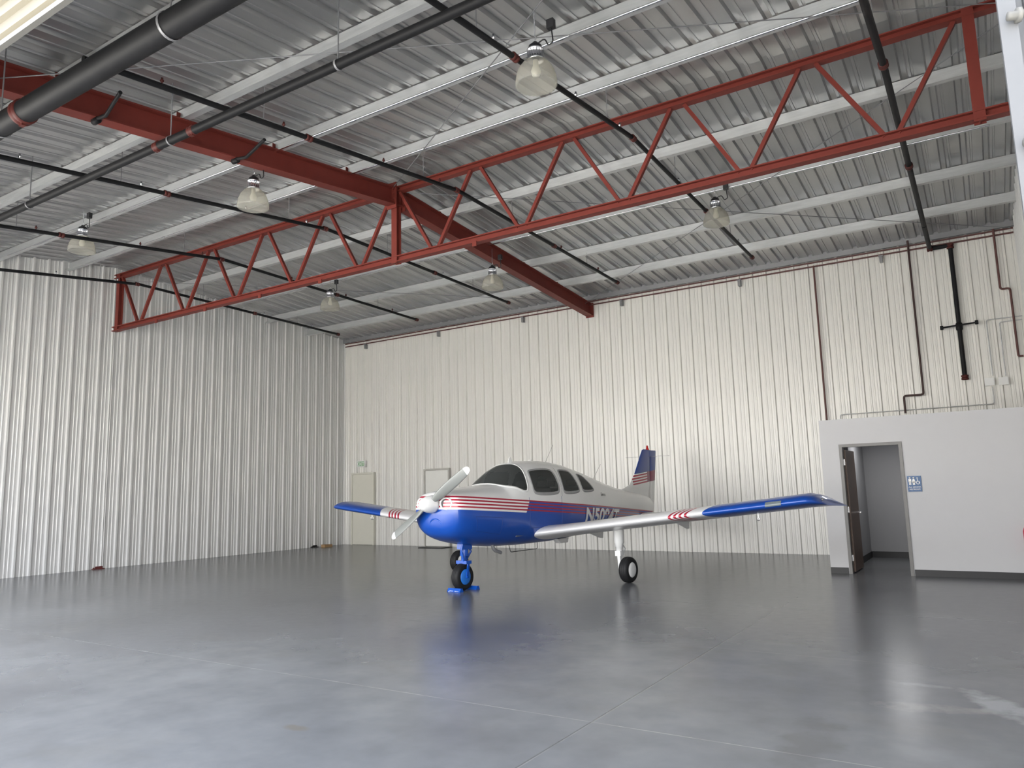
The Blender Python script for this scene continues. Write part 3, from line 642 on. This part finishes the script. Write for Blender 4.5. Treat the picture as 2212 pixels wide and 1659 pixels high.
for s in (1, -1):
    sec = [(.25, .80, 1.62, wz(.25), 1, .045), (.55, .74, 1.54, wz(.55), 1, .045), (.8, .64, 1.42, wz(.8), 1, .045), (1.1, .60, 1.36, wz(1.1), 1, .045), (2.5, .59, 1.34, wz(2.5), 1, .04), (4.6, .58, 1.33, wz(4.6), 1, .035), (4.86, .57, 1.33, wz(4.86), 1, .035), (4.95, .53, 1.30, wz(4.95)-.015, .85, .04), (5.02, .42, 1.22, wz(5.02)-.045, .5, .045), (5.05, .25, 1.08, wz(5.05)-.07, .2, .05)]
    wg = loft([(s*a, *r) for a, *r in sec]).build('wing', WL, pl)
    if s > 0:
        m = MB(); vs = []
        for k, yy in enumerate((4.34, 4.40, 4.5, 4.56)):
            for a, b in AF[9:13]: vs.append((.58-a*1.33+.006, yy, wz(yy)+b*1.33*1.02-a*1.33*.035))
        m.add(vs, [(i*4+j, i*4+j+1, (i+1)*4+j+1, (i+1)*4+j) for i in range(3) for j in range(3)], True); m.build('landing_light', paint('light_cover', (.16, .19, .20), .12), wg)
    MB().lathe([(0, .05), (.014, .045), (.02, .02), (.02, 0)], (.30, s*5.01, wz(5)+.0), (.6, s*.6, 0), 12).build('navigation_light', GREYM, wg)
    for yy in (.95, 2.6):
        z_ = wz(yy)-.06
        MB().prism([(-.15, z_), (-.72, z_-.02), (-.70, z_-.14), (-.64, z_-.14)], s*yy-.012, s*yy+.012, lambda p, q, t_: (p, t_, q)).build('flap_hinge', WHITE, wg)
    MB().tube([(.2, s*4.1, wz(4.1)-.07), (.2, s*4.1, wz(4.1)-.15)], .007, 6).tube(fillet([(.17, s*4.1, wz(4.1)-.15), (.17, s*4.1, wz(4.1)-.19), (.23, s*4.1, wz(4.1)-.19), (.23, s*4.1, wz(4.1)-.15)], .02), .006, 6).build('tie_down_ring', CHROME, wg)
loft([(yy, -3.68-abs(yy)*.02, .80, .93, .65*k_, 0) for yy, k_ in ((-1.6, .3), (-1.52, 1), (0, 1), (1.52, 1), (1.6, .3))]).build('stabilator', WHITE, pl)
t = NT('fin_livery'); x, y, z, v = t.obj(); q = t.M('ADD', z, t.M('MULTIPLY', t.M('ADD', x, 4.1), .10))
far_ = t.M('LESS_THAN', x, -3.55)
b1 = t.mix(t.M('GREATER_THAN', q, 1.85), cW, (.006, .045, .28))
bd = t.M('MULTIPLY', far_, t.M('MULTIPLY', t.M('GREATER_THAN', q, 1.62), t.M('LESS_THAN', q, 1.85))); b1 = t.mix(t.M('MULTIPLY', bd, t.M('LESS_THAN', t.M('FRACT', t.M('DIVIDE', t.M('SUBTRACT', q, 1.62), .058)), .55)), b1, cR)
rear = t.M('LESS_THAN', x, -4.22); b1 = t.mix(t.M('MULTIPLY', rear, t.M('MULTIPLY', t.M('GREATER_THAN', q, 1.62), t.M('LESS_THAN', q, 1.85))), b1, (.22, .010, .06))
FINM = t.set(b1, .3, 0.0, Coat_Weight=.4)
def vloft(secs):
    m = MB(); n = len(AF); vs = []
    for (zz, xle, ch, k) in secs:
        for a, b in AF: vs.append((xle-a*ch, b*ch*k, zz))
    m.add(vs, [(i*n+j, i*n+(j+1) % n, (i+1)*n+(j+1) % n, (i+1)*n+j) for i in range(len(secs)-1) for j in range(n)], True); m.add(vs[:n], [tuple(range(n))]); m.add(vs[-n:], [tuple(range(n))]); return m
fin = vloft([(1.18, -2.7, 1.68, .16), (1.44, -2.8, 1.58, .18), (1.50, -3.15, 1.24, .3), (1.58, -3.44, .96, .42), (1.8, -3.66, .75, .5), (2.25, -3.99, .43, .6), (2.34, -4.06, .37, .5), (2.36, -4.12, .29, .2)]).build('tail_fin', FINM, pl)
vloft([(.98, -4.36, .13, .6), (1.4, -4.36, .20, .5), (1.8, -4.39, .24, .4), (2.2, -4.42, .28, .35), (2.21, -4.33, .37, .3), (2.33, -4.36, .36, .3), (2.345, -4.44, .26, .1)]).build('rudder', FINM, fin)
MB().lathe([(.035, 0), (.035, .03), (.025, .04), (.023, .08), (0, .11)], (-4.32, 0, 2.35), (0, 0, 1), 14).build('beacon_light', paint('beacon_red', (.5, .02, .02), .2), fin)
MB().tube([(-.35, 0, 2.0), (-.62, 0, 2.34)], .004, 6).build('antenna', CHROME, pl)
MB().tube([(-1.9, .02, 1.66), (-2.25, .02, 2.0)], .004, 6).build('antenna', CHROME, pl)
MB().prism([(.75, 1.96), (.62, 1.97), (.66, 2.09), (.7, 2.09)], -.006, .006, lambda p, q, t_: (p, t_, q)).build('antenna', WHITE, pl)
MB().lathe([(0, .03), (.03, .022), (.04, 0)], (.1, 0, 2.03), (0, 0, 1), 12).build('antenna', WHITE, pl)
MB().tube([(-4.3, .0, 2.2), (-4.3, .55, 2.2)], .004, 6).tube([(-4.3, 0, 2.2), (-4.3, -.55, 2.2)], .004, 6).build('antenna', CHROME, fin)
MB().tube(fillet([(1.5, .22, .72), (1.45, .24, .58), (1.3, .26, .53)], .05), .028, 12).build('exhaust_pipe', GREYM, pl)
MB().tube(fillet([(.9, .1, .63), (.85, .1, .5), (.1, .1, .5), (.1, .1, .62)], .03), .006, 6).build('belly_antenna', BLK, pl)
m = MB(); m.prism([(-.1, .66), (-.45, .66), (-.42, .58), (-.2, .58)], .28, .40, lambda p, q, t_: (p, t_, q)); m.build('entry_step', WHITE, pl)
def wheel(parent, x, y, r, wd, hub, hubmat):
    tp_ = [(r*.58, -wd*.45), (r*.7, -wd*.5), (r*.88, -wd*.47), (r*.97, -wd*.32), (r, -wd*.12), (r*.985, -wd*.10), (r, -wd*.08), (r, wd*.08), (r*.985, wd*.10), (r, wd*.12), (r*.97, wd*.32), (r*.88, wd*.47), (r*.7, wd*.5), (r*.58, wd*.45)]
    MB().lathe(tp_, (x, y, r), (0, 1, 0), 40).build('tire', RUBBER, parent)
    MB().lathe([(0, -wd*.56), (hub*.5, -wd*.56), (hub*.9, -wd*.53), (r*.6, -wd*.44), (r*.6, wd*.44), (hub*.9, wd*.53), (hub*.5, wd*.56), (0, wd*.56)], (x, y, r), (0, 1, 0), 32).build('wheel_hub', hubmat, parent)
RW = .205
ng = MB().tube([(1.86, 0, .98), (1.90, 0, .52)], .065, 18).tube([(1.90, 0, .54), (1.91, 0, .40)], .045, 16).build('nose_gear_leg', BLUE, pl)
fk = MB().box(1.85, 1.97, -.11, .11, .40, .45)
for s in (-1, 1): fk.extr([(-.022, -.008), (.022, -.008), (.022, .008), (-.022, .008)], (1.91, s*.10, .43), (1.945, s*.10, .19), (0, 1, 0))
fk.tube([(1.945, -.12, RW), (1.945, .12, RW)], .018, 10); fk.build('fork', BLUE, ng)
MB().tube([(1.83, 0, .70), (1.74, 0, .58), (1.86, 0, .45)], .018, 8).tube([(1.96, .05, .78), (2.02, .05, .60), (1.96, .05, .45)], .018, 8).build('torque_link', BLUE, ng)
MB().extr([(-.10, -.07), (.10, -.07), (.10, .07), (-.10, .07)], (1.88, 0, .78), (1.89, 0, .62), (0, 1, 0)).build('steering_collar', BLUE, ng)
wheel(ng, 1.945, 0, RW, .15, RW*.52, HUBBLUE)
for s in (1, -1):
    y0 = s*1.84; zt = wz(1.84)-.02
    mg = MB().lathe([(.125, 0), (.11, -.04), (.085, -.08), (.08, -.30), (.07, -.31), (.07, -.36), (.055, -.365), (.055, -.50)], (0, y0-s*.15, zt), (0, 0, 1), 20).build('main_gear_leg', WHITE, pl)
    MB().extr([(-.04, -.025), (.04, -.025), (.04, .025), (-.04, .025)], (0, y0-s*.15, .45), (-.0, y0-s*.13, .19), (0, 1, 0)).tube([(0, y0-s*.14, RW), (0, y0+s*.05, RW)], .025, 10).box(-.06, .06, y0-s*.15-.05, y0-s*.15+.05, .42, .5).build('axle_arm', WHITE, mg)
    MB().tube([(-.06, y0-s*.15, .62), (-.18, y0-s*.15, .52), (-.06, y0-s*.15, .42)], .018, 8).build('torque_link', WHITE, mg)
    wheel(mg, 0, y0, RW, .16, RW*.56, WHITE)
def Lw(x, y, z=0):
    h = Vector((-math.sin(al), -math.cos(al), 0)); l = Vector((math.cos(al), -math.sin(al), 0)); return AM+h*x+l*y+Vector((0, 0, z))
for k, (xx, lab) in enumerate(((2.135, 'blue wheel chock with white lettering in front of the nose wheel'), (1.755, 'blue wheel chock behind the nose wheel'))):
    ch = thing('wheel_chock', lab, 'wheel chock', Lw(xx, .02), -(PI/2+al), 'blue chocks at the nose wheel')
    MB().prism([(-.045, 0), (.045, 0), (.02, .055), (-.02, .055)], -.13, .13, lambda p, q, t_: (p, t_, q)).build('body', BLUE, ch)
    if k == 0: text('lettering', 'Just Go!', .06, (.0385, .0, .012), (math.radians(65), 0, PI/2), WHITE, ch, off=.001)
    MB().tube(fillet([(0, -.13, .03), (.0, -.19, .012), (-.1 if k == 0 else .1, -.2, .008)], .05), .006, 6).build('rope', BLK, ch)

# ---------------------------------------------------------------- light
w = bpy.data.worlds.new('world'); bpy.context.scene.world = w; w.use_nodes = True
nt = w.node_tree; bg = nt.nodes['Background']; tc = nt.nodes.new('ShaderNodeTexCoord'); sp_ = nt.nodes.new('ShaderNodeSeparateXYZ'); nt.links.new(tc.outputs['Generated'], sp_.inputs[0])
mr = nt.nodes.new('ShaderNodeValToRGB'); nt.links.new(sp_.outputs[2], mr.inputs[0])
mr.color_ramp.elements[0].position = 0; mr.color_ramp.elements[0].color = (1, .96, .88, 1); mr.color_ramp.elements[1].position = .5; mr.color_ramp.elements[1].color = (.80, .87, 1, 1)
nt.links.new(mr.outputs[0], bg.inputs[0]); bg.inputs[1].default_value = 7.6
sl = bpy.data.lights.new('sun', 'SUN'); sl.energy = 29; sl.angle = .02; sl.color = (1, .95, .86); so = bpy.data.objects.new('sun', sl); C.objects.link(so)
so.rotation_euler = Vector((.25, -.38, -.89)).to_track_quat('-Z', 'Y').to_euler()
ad = bpy.data.lights.new('opening_portal', 'AREA'); ad.shape = 'RECTANGLE'; ad.size = 16.8; ad.size_y = 4.8; ad.cycles.is_portal = True
ao = bpy.data.objects.new('opening_portal', ad); C.objects.link(ao); ao.location = (-8.2, YF+.15, 2.4)
ao.rotation_euler = Vector((0, 1, 0)).to_track_quat('-Z', 'Y').to_euler()
ol = bpy.data.lights.new('office_fill', 'AREA'); ol.size = .5; ol.energy = 14; oo = bpy.data.objects.new('office_fill', ol); C.objects.link(oo); oo.location = ((dl+dr)/2, YO+1.8, 2.4)  # unseen fill light, added to brighten the office interior
